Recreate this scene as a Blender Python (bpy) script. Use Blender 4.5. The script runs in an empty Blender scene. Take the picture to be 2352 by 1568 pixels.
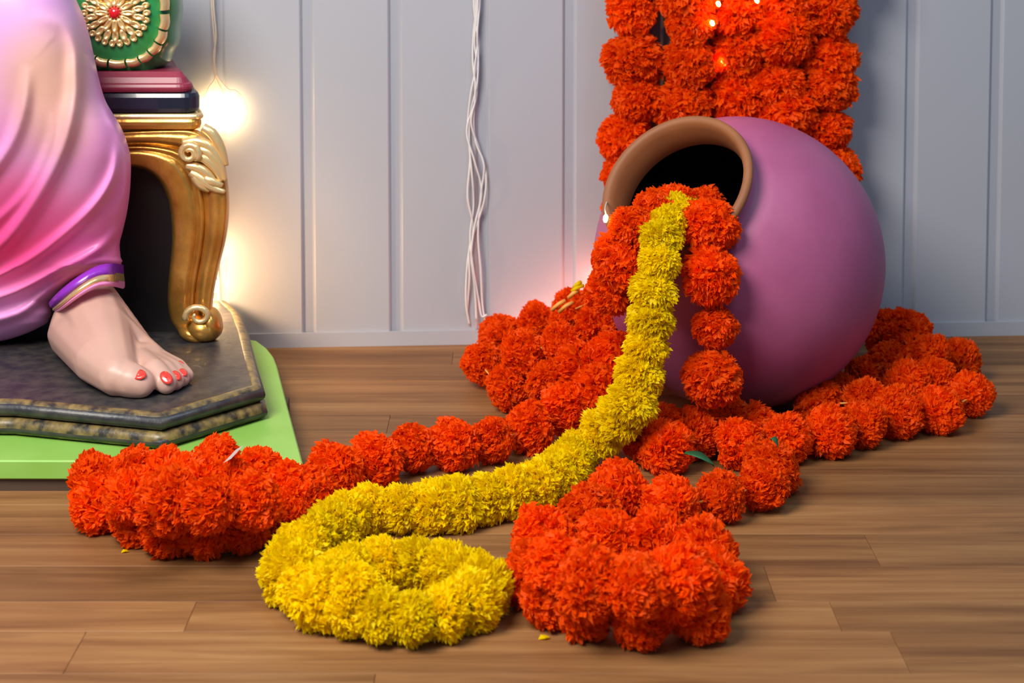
import bpy, bmesh, math, random
from mathutils import Vector, Matrix, noise

# ------------------------------------------------------------------ camera
W, H = 2352, 1568
FPX = 4000.0
CAM = Vector((0.0, -2.2, 0.60))
PITCH = math.radians(4.0)
PPX = 1176.0
PPY = -306 + FPX * math.tan(PITCH)
sc = bpy.context.scene
col = sc.collection
cd = bpy.data.cameras.new('camera'); cam = bpy.data.objects.new('camera', cd); col.objects.link(cam)
cam.location = CAM
cam.rotation_euler = (math.pi / 2 - PITCH, 0, 0)
cd.sensor_fit = 'HORIZONTAL'; cd.sensor_width = 36.0; cd.lens = 36.0 * FPX / W
cd.shift_x = 0.0
cd.shift_y = -(H / 2 - PPY) / W
cd.clip_start = 0.05
cd.dof.use_dof = True; cd.dof.focus_distance = 1.72; cd.dof.aperture_fstop = 9.0
sc.camera = cam

# ------------------------------------------------------------------ world, lights, exposure
wd = bpy.data.worlds.new('world'); sc.world = wd; wd.use_nodes = True
wd.node_tree.nodes['Background'].inputs[0].default_value = (0.42, 0.68, 1.0, 1)
wd.node_tree.nodes['Background'].inputs[1].default_value = 0.24
def area(name, loc, target, size, energy, color):
    l = bpy.data.lights.new(name, 'AREA'); l.shape = 'DISK'; l.size = size; l.energy = energy; l.color = color
    o = bpy.data.objects.new(name, l); col.objects.link(o); o.location = loc
    o.rotation_euler = (Vector(target) - Vector(loc)).to_track_quat('-Z', 'Y').to_euler()
    return o
area('ceiling_lamp_left', (-0.72, -1.62, 1.42), (-0.3, -0.4, 0.1), 0.9, 38, (1.0, 0.94, 0.86))
area('ceiling_lamp_right', (0.75, -1.5, 2.2), (0.3, -0.4, 0.0), 0.8, 10, (0.66, 0.83, 1.0))
sc.view_settings.view_transform = 'Standard'
sc.view_settings.look = 'None'
sc.view_settings.exposure = 0.30
sc.view_settings.gamma = 1.0
sc.view_settings.use_curve_mapping = False

# ------------------------------------------------------------------ helpers
RM = Matrix.Rotation(math.pi / 2 - PITCH, 3, 'X')
def ray(px, py):
    return RM @ Vector(((px - PPX) / FPX, -(py - PPY) / FPX, -1.0))
def at(px, py, Y=None, z=None):
    """point of the place seen at a pixel of the photograph, on the plane y = Y or z = z"""
    d = ray(px, py)
    t = (Y - CAM.y) / d.y if Y is not None else (z - CAM.z) / d.z
    return CAM + d * t

def mesh_obj(name, verts, faces, mat, parent=None, smooth=True):
    me = bpy.data.meshes.new(name)
    me.from_pydata([tuple(v) for v in verts], [], faces)
    me.update()
    if smooth:
        for p in me.polygons: p.use_smooth = True
    if mat: me.materials.append(mat)
    o = bpy.data.objects.new(name, me); col.objects.link(o)
    if parent: o.parent = parent
    return o
def bm_obj(name, bm, mat, parent=None, smooth=True):
    bmesh.ops.recalc_face_normals(bm, faces=bm.faces)
    me = bpy.data.meshes.new(name); bm.to_mesh(me); bm.free()
    if smooth:
        for p in me.polygons: p.use_smooth = True
    if mat: me.materials.append(mat)
    o = bpy.data.objects.new(name, me); col.objects.link(o)
    if parent: o.parent = parent
    return o
def tag(o, label=None, cat=None, group=None, kind=None):
    if label: o['label'] = label
    if cat: o['category'] = cat
    if group: o['group'] = group
    if kind: o['kind'] = kind
    return o
def empty(name, loc=(0, 0, 0)):
    o = bpy.data.objects.new(name, None); o.empty_display_size = 0.02
    col.objects.link(o); o.location = loc
    bpy.context.view_layer.update()
    return o
def adopt(o, parent):
    """parent o (modelled in world space) to an empty without moving it"""
    o.parent = parent; o.matrix_parent_inverse = Matrix.Translation(-Vector(parent.location))
    return o

def catmull(pts, n):
    P = [Vector(p) for p in pts]; out = []
    for i in range(len(P) - 1):
        p0 = P[max(i - 1, 0)]; p1 = P[i]; p2 = P[i + 1]; p3 = P[min(i + 2, len(P) - 1)]
        for k in range(n):
            t = k / n
            out.append(0.5 * ((2 * p1) + (p2 - p0) * t + (2 * p0 - 5 * p1 + 4 * p2 - p3) * t * t + (-p0 + 3 * p1 - 3 * p2 + p3) * t ** 3))
    out.append(P[-1]); return out
def tube_into(verts, faces, pts, rad, seg=8):
    pts = [Vector(p) for p in pts]; n = len(pts); base = len(verts)
    up = Vector((0, 0, 1)); prev = None
    for i, p in enumerate(pts):
        t = (pts[min(i + 1, n - 1)] - pts[max(i - 1, 0)]).normalized()
        if prev is None:
            a = t.cross(up if abs(t.z) < 0.9 else Vector((1, 0, 0))).normalized()
        else:
            a = (prev - t * prev.dot(t)).normalized()
        prev = a; b = t.cross(a)
        r = rad(i / (n - 1)) if callable(rad) else rad
        for k in range(seg):
            an = 2 * math.pi * k / seg
            verts.append(p + a * (r * math.cos(an)) + b * (r * math.sin(an)))
    for i in range(n - 1):
        for k in range(seg):
            k2 = (k + 1) % seg
            faces.append((base + i * seg + k, base + i * seg + k2, base + (i + 1) * seg + k2, base + (i + 1) * seg + k))
    faces.append(tuple(base + k for k in reversed(range(seg))))
    faces.append(tuple(base + (n - 1) * seg + k for k in range(seg)))
def tube(name, pts, rad, mat, parent=None, seg=8):
    v, f = [], []; tube_into(v, f, pts, rad, seg)
    o = mesh_obj(name, v, f, mat)
    if parent: adopt(o, parent)
    return o
def lerp_table(tab, x):
    if x <= tab[0][0]: return tab[0][1]
    for (a, b), (c, d) in zip(tab, tab[1:]):
        if x <= c: return b + (d - b) * (x - a) / (c - a)
    return tab[-1][1]
def smooth_table(tab, x):
    xs = [t[0] for t in tab]
    if x <= xs[0]: return tab[0][1]
    if x >= xs[-1]: return tab[-1][1]
    for i in range(len(tab) - 1):
        if x <= xs[i + 1]:
            h = xs[i + 1] - xs[i]; t = (x - xs[i]) / h
            def sl(j):
                a = max(j - 1, 0); b = min(j + 1, len(tab) - 1)
                return (tab[b][1] - tab[a][1]) / (xs[b] - xs[a])
            m0 = sl(i) * h; m1 = sl(i + 1) * h; y0 = tab[i][1]; y1 = tab[i + 1][1]
            return (2 * t**3 - 3 * t**2 + 1) * y0 + (t**3 - 2 * t**2 + t) * m0 + (-2 * t**3 + 3 * t**2) * y1 + (t**3 - t**2) * m1

# ------------------------------------------------------------------ materials
def new_mat(name):
    m = bpy.data.materials.new(name); m.use_nodes = True
    nt = m.node_tree; b = nt.nodes['Principled BSDF']
    return m, nt, b
def plain(name, color, rough=0.5, metal=0.0, bump=0.0, bscale=60.0, var=0.0, vscale=12.0, color2=None, coat=0.0):
    m, nt, b = new_mat(name)
    b.inputs['Base Color'].default_value = (*color, 1); b.inputs['Roughness'].default_value = rough
    b.inputs['Metallic'].default_value = metal; b.inputs['Coat Weight'].default_value = coat
    tc = nt.nodes.new('ShaderNodeTexCoord')
    if color2:
        n = nt.nodes.new('ShaderNodeTexNoise'); n.inputs['Scale'].default_value = vscale; n.inputs['Detail'].default_value = 4
        nt.links.new(tc.outputs['Object'], n.inputs['Vector'])
        r = nt.nodes.new('ShaderNodeValToRGB'); r.color_ramp.elements[0].position = 0.36; r.color_ramp.elements[1].position = 0.66
        r.color_ramp.elements[0].color = (*color, 1); r.color_ramp.elements[1].color = (*color2, 1)
        nt.links.new(n.outputs['Fac'], r.inputs['Fac']); nt.links.new(r.outputs['Color'], b.inputs['Base Color'])
    if bump:
        n2 = nt.nodes.new('ShaderNodeTexNoise'); n2.inputs['Scale'].default_value = bscale; n2.inputs['Detail'].default_value = 4
        nt.links.new(tc.outputs['Object'], n2.inputs['Vector'])
        bp = nt.nodes.new('ShaderNodeBump'); bp.inputs['Strength'].default_value = bump; bp.inputs['Distance'].default_value = 0.002
        nt.links.new(n2.outputs['Fac'], bp.inputs['Height']); nt.links.new(bp.outputs['Normal'], b.inputs['Normal'])
    return m
def emit(name, color, strength):
    m, nt, b = new_mat(name)
    b.inputs['Base Color'].default_value = (*color, 1)
    b.inputs['Emission Color'].default_value = (*color, 1); b.inputs['Emission Strength'].default_value = strength
    return m
def petal_mat(name, c0, c1, tips, transl):
    """thin crinkled cloth petals: diffuse + light shining through + a faint sheen"""
    m, nt, b = new_mat(name)
    oi = nt.nodes.new('ShaderNodeObjectInfo'); tc = nt.nodes.new('ShaderNodeTexCoord')
    vm = nt.nodes.new('ShaderNodeVectorMath'); vm.operation = 'ADD'
    nt.links.new(tc.outputs['Object'], vm.inputs[0]); nt.links.new(oi.outputs['Random'], vm.inputs[1])
    n = nt.nodes.new('ShaderNodeTexNoise'); n.inputs['Scale'].default_value = 90; n.inputs['Detail'].default_value = 3
    nt.links.new(vm.outputs[0], n.inputs['Vector'])
    r = nt.nodes.new('ShaderNodeValToRGB')
    r.color_ramp.elements[0].position = 0.3; r.color_ramp.elements[0].color = (*c0, 1)
    r.color_ramp.elements[1].position = 0.62; r.color_ramp.elements[1].color = (*c1, 1)
    e = r.color_ramp.elements.new(0.80); e.color = (*tips, 1)
    nt.links.new(n.outputs['Fac'], r.inputs['Fac'])
    hs = nt.nodes.new('ShaderNodeHueSaturation')
    mp = nt.nodes.new('ShaderNodeMapRange'); mp.inputs['To Min'].default_value = 0.93; mp.inputs['To Max'].default_value = 1.04
    nt.links.new(oi.outputs['Random'], mp.inputs['Value']); nt.links.new(mp.outputs['Result'], hs.inputs['Value'])
    nt.links.new(r.outputs['Color'], hs.inputs['Color'])
    nt.links.new(hs.outputs['Color'], b.inputs['Base Color'])
    b.inputs['Roughness'].default_value = 0.5; b.inputs['Specular IOR Level'].default_value = 0.13
    tr = nt.nodes.new('ShaderNodeBsdfTranslucent'); nt.links.new(hs.outputs['Color'], tr.inputs['Color'])
    mx = nt.nodes.new('ShaderNodeMixShader'); mx.inputs[0].default_value = transl
    out = nt.nodes['Material Output']
    nt.links.new(b.outputs[0], mx.inputs[1]); nt.links.new(tr.outputs[0], mx.inputs[2]); nt.links.new(mx.outputs[0], out.inputs['Surface'])
    return m
def wood_mat():
    m, nt, b = new_mat('floor_wood')
    oi = nt.nodes.new('ShaderNodeObjectInfo'); tc = nt.nodes.new('ShaderNodeTexCoord')
    mul = nt.nodes.new('ShaderNodeMath'); mul.operation = 'MULTIPLY'; mul.inputs[1].default_value = 37.0
    nt.links.new(oi.outputs['Random'], mul.inputs[0])
    vm = nt.nodes.new('ShaderNodeVectorMath'); vm.operation = 'ADD'
    nt.links.new(tc.outputs['Object'], vm.inputs[0]); nt.links.new(mul.outputs[0], vm.inputs[1])
    mp = nt.nodes.new('ShaderNodeMapping'); mp.inputs['Scale'].default_value = (1.1, 17.0, 17.0)
    nt.links.new(vm.outputs[0], mp.inputs['Vector'])
    n = nt.nodes.new('ShaderNodeTexNoise'); n.inputs['Scale'].default_value = 2.2; n.inputs['Detail'].default_value = 6; n.inputs['Roughness'].default_value = 0.62; n.inputs['Distortion'].default_value = 0.5
    nt.links.new(mp.outputs[0], n.inputs['Vector'])
    r = nt.nodes.new('ShaderNodeValToRGB')
    r.color_ramp.elements[0].position = 0.28; r.color_ramp.elements[0].color = (0.125, 0.050, 0.018, 1)
    r.color_ramp.elements[1].position = 0.72; r.color_ramp.elements[1].color = (0.355, 0.182, 0.068, 1)
    e = r.color_ramp.elements.new(0.5); e.color = (0.245, 0.110, 0.039, 1)
    nt.links.new(n.outputs['Fac'], r.inputs['Fac'])
    # smoky knots
    n3 = nt.nodes.new('ShaderNodeTexNoise'); n3.inputs['Scale'].default_value = 5.0; n3.inputs['Detail'].default_value = 2
    mp3 = nt.nodes.new('ShaderNodeMapping'); mp3.inputs['Scale'].default_value = (1.0, 3.5, 1.0)
    nt.links.new(vm.outputs[0], mp3.inputs['Vector']); nt.links.new(mp3.outputs[0], n3.inputs['Vector'])
    r3 = nt.nodes.new('ShaderNodeValToRGB'); r3.color_ramp.elements[0].position = 0.62; r3.color_ramp.elements[1].position = 0.78
    r3.color_ramp.elements[0].color = (1, 1, 1, 1); r3.color_ramp.elements[1].color = (0.62, 0.62, 0.62, 1)
    nt.links.new(n3.outputs['Fac'], r3.inputs['Fac'])
    mulc = nt.nodes.new('ShaderNodeMix'); mulc.data_type = 'RGBA'; mulc.blend_type = 'MULTIPLY'; mulc.inputs[0].default_value = 1.0
    nt.links.new(r.outputs['Color'], mulc.inputs[6]); nt.links.new(r3.outputs['Color'], mulc.inputs[7])
    hs = nt.nodes.new('ShaderNodeHueSaturation'); mr = nt.nodes.new('ShaderNodeMapRange')
    mr.inputs['To Min'].default_value = 0.76; mr.inputs['To Max'].default_value = 1.14
    nt.links.new(oi.outputs['Random'], mr.inputs['Value']); nt.links.new(mr.outputs[0], hs.inputs['Value'])
    nt.links.new(mulc.outputs[2], hs.inputs['Color']); nt.links.new(hs.outputs[0], b.inputs['Base Color'])
    b.inputs['Roughness'].default_value = 0.5; b.inputs['Specular IOR Level'].default_value = 0.2
    bp = nt.nodes.new('ShaderNodeBump'); bp.inputs['Strength'].default_value = 0.12; bp.inputs['Distance'].default_value = 0.001
    nt.links.new(n.outputs['Fac'], bp.inputs['Height']); nt.links.new(bp.outputs[0], b.inputs['Normal'])
    return m
def robe_mat():
    m, nt, b = new_mat('airbrushed_pink_paint')
    tc = nt.nodes.new('ShaderNodeTexCoord'); sep = nt.nodes.new('ShaderNodeSeparateXYZ')
    nt.links.new(tc.outputs['Object'], sep.inputs[0])
    n = nt.nodes.new('ShaderNodeTexNoise'); n.inputs['Scale'].default_value = 9.0; n.inputs['Detail'].default_value = 2
    nt.links.new(tc.outputs['Object'], n.inputs['Vector'])
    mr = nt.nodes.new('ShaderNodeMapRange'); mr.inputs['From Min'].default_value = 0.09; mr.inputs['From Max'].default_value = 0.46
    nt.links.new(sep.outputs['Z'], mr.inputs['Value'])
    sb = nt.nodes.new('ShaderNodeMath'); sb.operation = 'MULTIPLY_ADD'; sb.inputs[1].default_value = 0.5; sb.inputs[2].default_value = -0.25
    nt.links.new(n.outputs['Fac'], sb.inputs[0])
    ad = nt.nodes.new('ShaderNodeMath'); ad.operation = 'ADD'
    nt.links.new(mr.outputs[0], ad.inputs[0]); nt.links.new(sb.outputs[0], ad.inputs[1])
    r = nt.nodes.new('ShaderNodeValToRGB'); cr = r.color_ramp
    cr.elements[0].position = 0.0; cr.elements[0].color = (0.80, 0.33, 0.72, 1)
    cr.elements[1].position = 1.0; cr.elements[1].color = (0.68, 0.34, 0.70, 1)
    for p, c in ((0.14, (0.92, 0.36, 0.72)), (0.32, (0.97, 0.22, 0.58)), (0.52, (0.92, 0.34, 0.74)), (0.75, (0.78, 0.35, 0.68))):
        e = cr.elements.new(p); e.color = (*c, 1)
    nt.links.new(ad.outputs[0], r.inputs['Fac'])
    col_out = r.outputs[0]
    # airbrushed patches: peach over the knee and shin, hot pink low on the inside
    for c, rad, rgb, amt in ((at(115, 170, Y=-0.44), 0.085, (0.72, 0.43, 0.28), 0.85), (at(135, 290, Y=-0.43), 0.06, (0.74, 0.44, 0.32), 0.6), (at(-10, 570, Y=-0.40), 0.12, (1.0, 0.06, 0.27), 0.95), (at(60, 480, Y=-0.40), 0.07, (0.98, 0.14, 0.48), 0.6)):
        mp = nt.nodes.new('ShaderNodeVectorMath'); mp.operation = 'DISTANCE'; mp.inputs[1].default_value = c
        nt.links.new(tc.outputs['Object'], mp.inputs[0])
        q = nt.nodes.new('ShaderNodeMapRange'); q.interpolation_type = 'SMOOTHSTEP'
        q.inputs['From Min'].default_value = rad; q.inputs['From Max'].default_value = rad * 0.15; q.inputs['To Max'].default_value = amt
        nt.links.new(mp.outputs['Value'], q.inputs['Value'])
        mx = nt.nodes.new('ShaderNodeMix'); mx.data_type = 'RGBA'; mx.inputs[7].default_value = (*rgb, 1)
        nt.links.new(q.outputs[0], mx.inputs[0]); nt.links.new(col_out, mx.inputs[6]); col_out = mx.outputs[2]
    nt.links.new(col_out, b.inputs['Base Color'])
    b.inputs['Roughness'].default_value = 0.36; b.inputs['Coat Weight'].default_value = 0.05
    return m

M = {}
M['orange'] = petal_mat('orange_cloth_petals', (0.93, 0.060, 0.001), (1.0, 0.145, 0.002), (1.0, 0.29, 0.05), 0.45)
M['yellow'] = petal_mat('yellow_cloth_petals', (0.95, 0.71, 0.001), (1.0, 0.83, 0.001), (1.0, 0.93, 0.03), 0.50)
M['wood'] = wood_mat()
M['wall'] = plain('white_wall_panel', (0.39, 0.40, 0.442), 0.42, bump=0.05, bscale=25)
M['groove'] = plain('wall_joint_strip', (0.345, 0.36, 0.41), 0.45)
M['dark_gap'] = plain('dark_subfloor', (0.03, 0.018, 0.01), 0.8)
M['pot_pink'] = plain('mauve_pot_paint', (0.355, 0.078, 0.185), 0.5, color2=(0.43, 0.108, 0.235), vscale=9, bump=0.12, bscale=30)
M['terracotta'] = plain('bare_terracotta', (0.30, 0.108, 0.036), 0.6, bump=0.15, bscale=70, color2=(0.25, 0.088, 0.03), vscale=20)
M['pot_inside'] = plain('shade_dark_inside', (0.018, 0.010, 0.006), 0.85)  # terracotta, with the shade inside the pot put into its near-black colour
M['wire'] = plain('white_wire', (0.68, 0.66, 0.66), 0.4)
M['wire_clear'] = plain('warm_clear_wire', (0.70, 0.60, 0.48), 0.35)
M['green_board'] = plain('green_painted_board', (0.24, 0.48, 0.075), 0.5, bump=0.15, bscale=30, color2=(0.27, 0.53, 0.10), vscale=14)
M['brown_riser'] = plain('dark_brown_strip', (0.075, 0.045, 0.028), 0.6)
M['plinth'] = plain('worn_black_gold_paint', (0.022, 0.022, 0.028), 0.42, color2=(0.062, 0.054, 0.048), vscale=60, bump=0.5, bscale=75, coat=0.1)
M['roll'] = plain('worn_gold_edge_paint', (0.030, 0.028, 0.026), 0.35, color2=(0.26, 0.18, 0.06), vscale=95, bump=0.4, bscale=80)
M['black'] = plain('plain_black', (0.006, 0.005, 0.006), 0.4)
M['navy'] = plain('glossy_black_blue_paint', (0.012, 0.014, 0.028), 0.22, coat=0.4)
M['maroon'] = plain('maroon_paint', (0.26, 0.025, 0.055), 0.35, bump=0.1, bscale=30)
M['gold'] = plain('antique_gold_paint', (0.78, 0.42, 0.09), 0.27, metal=0.75, color2=(0.50, 0.24, 0.045), vscale=30, bump=0.3, bscale=80)
M['gold_bright'] = plain('bright_gold_paint', (0.92, 0.68, 0.32), 0.26, metal=0.65, bump=0.25, bscale=90)
M['green'] = plain('green_satin_paint', (0.015, 0.16, 0.035), 0.25, color2=(0.03, 0.30, 0.09), vscale=14, coat=0.5)
M['gem'] = plain('red_gem', (0.60, 0.008, 0.012), 0.12, coat=0.6)
M['robe'] = robe_mat()
M['skin'] = plain('skin_coloured_paint', (0.56, 0.33, 0.27), 0.42, color2=(0.60, 0.37, 0.29), vscale=10)
M['nail'] = plain('red_nail_paint', (0.78, 0.05, 0.035), 0.25, coat=0.4)
M['purple'] = plain('purple_paint', (0.27, 0.03, 0.50), 0.3, coat=0.3)
M['bulb'] = emit('lit_warm_led', (1.0, 0.74, 0.36), 30.0)
M['bulb_small'] = emit('lit_amber_led', (1.0, 0.42, 0.10), 30.0)
M['leaf'] = plain('green_leaf', (0.02, 0.13, 0.05), 0.4)
M['paper'] = plain('white_tag_paper', (0.50, 0.43, 0.40), 0.6)
M['stem'] = plain('straw_stem', (0.80, 0.36, 0.06), 0.5)

# ------------------------------------------------------------------ floor of wooden strips
floor = mesh_obj('floor', [(-1.9, -2.9, -0.02), (1.9, -2.9, -0.02), (1.9, 0.2, -0.02), (-1.9, 0.2, -0.02),
                           (-1.9, -2.9, -0.006), (1.9, -2.9, -0.006), (1.9, 0.2, -0.006), (-1.9, 0.2, -0.006)],
                 [(3, 2, 1, 0), (4, 5, 6, 7), (0, 1, 5, 4), (1, 2, 6, 5), (2, 3, 7, 6), (3, 0, 4, 7)], M['dark_gap'], smooth=False)
tag(floor, 'brown wooden strip floor with streaky grain', 'floor', kind='structure')
rng = random.Random(4)
def plank(x0, x1, y0, y1):
    g = 0.00012; c = 0.0004
    x0 += g; x1 -= g; y0 += g; y1 -= g
    cx, cy = (x0 + x1) / 2, (y0 + y1) / 2; a, b = (x1 - x0) / 2, (y1 - y0) / 2
    v = [(-a, -b, -0.012), (a, -b, -0.012), (a, b, -0.012), (-a, b, -0.012),
         (-a, -b, -c), (a, -b, -c), (a, b, -c), (-a, b, -c),
         (-a + c, -b + c, 0), (a - c, -b + c, 0), (a - c, b - c, 0), (-a + c, b - c, 0)]
    f = [(8, 9, 10, 11)]
    for s in (0, 4):
        for k in range(4):
            f.append((s + k, s + (k + 1) % 4, s + 4 + (k + 1) % 4, s + 4 + k))
    o = mesh_obj('plank', v, f, M['wood'], floor, smooth=False); o.location = (cx, cy, 0)
y = 0.06
while y > -2.3:
    w = rng.choice((0.056, 0.064, 0.072, 0.080))
    x = -1.3 - rng.random() * 0.6
    while x < 1.3:
        L = rng.uniform(0.45, 0.95)
        plank(x, x + L, y - w, y); x += L
    y -= w

# ------------------------------------------------------------------ panelled wall
A = at(610, 797, z=0); B = at(2352, 768, z=0)
wdir = (B - A); wdir.z = 0; wdir.normalize()
wn = Vector((wdir.y, -wdir.x, 0))          # towards the camera
def wall_pt(px, py, off=0.0):
    """point on the wall front (off metres proud of it) seen at a pixel"""
    d = ray(px, py); p0 = A + wn * off
    t = (p0 - CAM).dot(wn) / d.dot(wn); return CAM + d * t
def wall_s(px, py=780):
    return (wall_pt(px, py) - A).dot(wdir)
s1, s2 = wall_s(710), wall_s(2085)
PW = (s2 - s1) / 7.0
GD = 0.004
def wv(s, off, z):
    p = A + wdir * s + wn * off; return (p.x, p.y, z)
sL, sR = s1 - 9 * PW, s1 + 13 * PW
WT = 1.5
wall = mesh_obj('wall_back', [wv(sL, -0.03, -0.02), wv(sR, -0.03, -0.02), wv(sR, -0.03, WT), wv(sL, -0.03, WT),
                              wv(sL, -GD, -0.02), wv(sR, -GD, -0.02), wv(sR, -GD, WT), wv(sL, -GD, WT)],
                [(4, 5, 6, 7), (1, 0, 3, 2), (0, 1, 5, 4), (3, 7, 6, 2), (0, 4, 7, 3), (1, 2, 6, 5)], M['groove'], smooth=False)
tag(wall, 'pale grey-white wall of vertical panels with shallow joints', 'wall', kind='structure')
def prism_wall(name, prof, z0, z1, parent, mat):
    n = len(prof)
    v = [wv(s, o, z0) for s, o in prof] + [wv(s, o, z1) for s, o in prof]
    f = [tuple(range(n)), tuple(range(2 * n - 1, n - 1, -1))] + [(k, (k + 1) % n, n + (k + 1) % n, n + k) for k in range(n)]
    bm = bmesh.new(); bv = [bm.verts.new(p) for p in v]
    for q in f: bm.faces.new([bv[i] for i in q])
    return bm_obj(name, bm, mat, parent, smooth=False)
GW = 0.0150
for k in range(-9, 13):
    c = s1 + k * PW; a, b = c + GW / 2, c + PW - GW / 2
    prism_wall('panel', [(a - 0.0022, -GD), (a, -0.0012), (a + 0.0016, 0.0), (b - 0.0016, 0.0), (b, -0.0012), (b + 0.0022, -GD)], 0.0, WT, wall, M['wall'])
base = prism_wall('baseboard_back', [(sL, 0.0), (sL, 0.004), (sR, 0.004), (sR, 0.0)], 0.0, 0.018, None, M['wall'])
tag(base, 'low white strip along the foot of the panelled wall', 'baseboard', kind='structure')

# ------------------------------------------------------------------ marigold flowers
def flower_mesh(name, seed, n, mat, wtip=0.40, rag=0.09, fringe=0.35):
    """a pompom of crinkled cloth petals around a small core, radius 1, string axis z"""
    rg = random.Random(seed); V, F = [], []
    ico = bmesh.new(); bmesh.ops.create_icosphere(ico, subdivisions=2, radius=0.66)
    for vv in ico.verts: V.append(vv.co * (1 + rg.uniform(-.14, .14)))
    ico.verts.index_update()
    for ff in ico.faces: F.append(tuple(v.index for v in ff.verts))
    ico.free()
    ga = math.pi * (3 - math.sqrt(5)); lump = Vector((rg.uniform(0, 50), rg.uniform(0, 50), 0))
    for i in range(n):
        zz = 1 - 2 * (i + 0.5) / n; rr = math.sqrt(max(0, 1 - zz * zz)); th = ga * i + rg.uniform(-.3, .3)
        d = Vector((rr * math.cos(th), rr * math.sin(th), zz + rg.uniform(-.1, .1))).normalized()
        t = Vector((0, 0, 1)).cross(d)
        t = t.normalized() if t.length > 0.05 else Vector((1, 0, 0))
        t = (Matrix.Rotation(rg.gauss(0, 0.8), 3, d) @ t).normalized()
        nrm = d.cross(t)
        ln = (0.93 + 0.16 * noise.noise(d * 1.7 + lump)) * rg.uniform(0.88, 1.05)
        thin = rg.random() < fringe
        w = wtip * (rg.uniform(0.25, 0.5) if thin else rg.uniform(0.75, 1.25))
        bend = rg.uniform(-0.25, 0.25) if thin else rg.uniform(-0.85, 0.85)
        b0 = d * 0.50; b1 = d * (0.50 + (ln - 0.50) * 0.62) + nrm * bend * 0.08
        b2 = d * (ln - 0.10 * abs(bend)) + nrm * bend * 0.36
        s = len(V); cup = rg.uniform(-.10, .10)
        V += [b0 - t * w * .25, b0 + t * w * .25, b1 - t * w * .46 + nrm * (cup + rg.uniform(-.05, .05)), b1 - nrm * cup * .6, b1 + t * w * .46 + nrm * (cup + rg.uniform(-.05, .05))]
        ruf = rg.uniform(.03, .10)
        for k in range(5):
            u = k / 4 - 0.5
            V.append(b2 + t * w * u * 1.2 + d * ((rag if k % 2 else -rag * .5) * rg.uniform(.4, 1.2) - abs(u) * .08) + nrm * ((ruf if k % 2 else -ruf) + rg.uniform(-.04, .04)))
        F += [(s, s + 1, s + 3), (s, s + 3, s + 2), (s + 1, s + 4, s + 3),
              (s + 2, s + 3, s + 6, s + 5), (s + 3, s + 7, s + 6), (s + 3, s + 8, s + 7), (s + 3, s + 4, s + 9, s + 8)]
    me = bpy.data.meshes.new(name); me.from_pydata([tuple(v) for v in V], [], F); me.update()
    me.materials.append(mat)
    return me
ORANGE = [flower_mesh('orange_flower', 10 + i, 680, M['orange'], 0.27, 0.07) for i in range(7)]
YELLOW = [flower_mesh('yellow_flower', 60 + i, 680, M['yellow'], 0.26, 0.10, 0.45) for i in range(6)]
frng = random.Random(77)
def garland(label, group, pts, rads, meshes, squash=0.95, thread=None, cat='garland', nm='marigold_garland'):
    """pts: 3-D flower centres along the string; each flower is a part of the garland"""
    root = empty(nm, (pts[0].x, pts[0].y, 0)); tag(root, label, cat, group)
    n = len(pts)
    for i, p in enumerate(pts):
        t = (pts[min(i + 1, n - 1)] - pts[max(i - 1, 0)])
        t = t.normalized() if t.length > 1e-5 else Vector((0, 0, 1))
        o = bpy.data.objects.new('flower', frng.choice(meshes)); col.objects.link(o)
        r = rads[i] if isinstance(rads, (list, tuple)) else rads * frng.uniform(0.88, 1.14)
        q = t.to_track_quat('Z', 'Y').to_matrix() @ Matrix.Rotation(frng.uniform(0, 6.28), 3, 'Z')
        q = Matrix.Rotation(frng.uniform(-.3, .3), 3, 'X') @ q
        o.matrix_world = Matrix.Translation(p) @ q.to_4x4() @ Matrix.Diagonal((r * frng.uniform(.93, 1.07), r * frng.uniform(.93, 1.07), r * squash * frng.uniform(.88, 1.05), 1))
        adopt_m = o.matrix_world.copy(); o.parent = root; o.matrix_parent_inverse = Matrix.Translation(-Vector(root.location)); o.matrix_basis = adopt_m
    tube('string', catmull(pts, 4), 0.0012, thread or M['stem'], root, 5)
    return root

RO = 0.0285   # orange flower radius on the floor
def P(l, r=RO):
    """(px, py, spec): spec None = lying on the floor, ('z', h) centre height, ('Y', y) hanging in the plane y"""
    out = []
    for e in l:
        px, py = e[0], e[1]; sp = e[2] if len(e) > 2 else None
        if sp is None: out.append(at(px, py, z=r * 0.84))
        elif sp < 0: out.append(at(px, py, Y=sp))
        else: out.append(at(px, py, z=sp))
    return out
def resample(pts, step):
    c = catmull(pts, 14); out = [c[0]]; acc = 0
    for a, b in zip(c, c[1:]):
        acc += (b - a).length
        if acc >= step: out.append(b); acc = 0
    return out

# curtain of five strands hanging on the wall
RC = 0.0385
names = ['leftmost', 'second from the left', 'middle one', 'second from the right', 'rightmost']
colx = [(1468, 1452, 1442), (1580, 1570, 1562), (1692, 1690, 1688), (1806, 1802, 1798), (1915, 1908, 1900)]
for k in range(5):
    pts = []; py = -510 + (k % 2) * 38
    i = 0
    while py < 760:
        a, b, c = colx[k]; x = lerp_table([(-150, a), (200, b), (500, c)], py) + frng.uniform(-14, 14)
        pts.append(wall_pt(x, py + frng.uniform(-14, 14), 0.050 + (0.010 if k in (1, 3) else 0.0) + frng.uniform(-.004, .005)))
        py += 90 + frng.uniform(-6, 6)
    garland('orange marigold strand hanging on the wall behind the pot, ' + names[k] + ' of five', 'marigold strands hanging on the wall', pts, RC, ORANGE)

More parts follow.
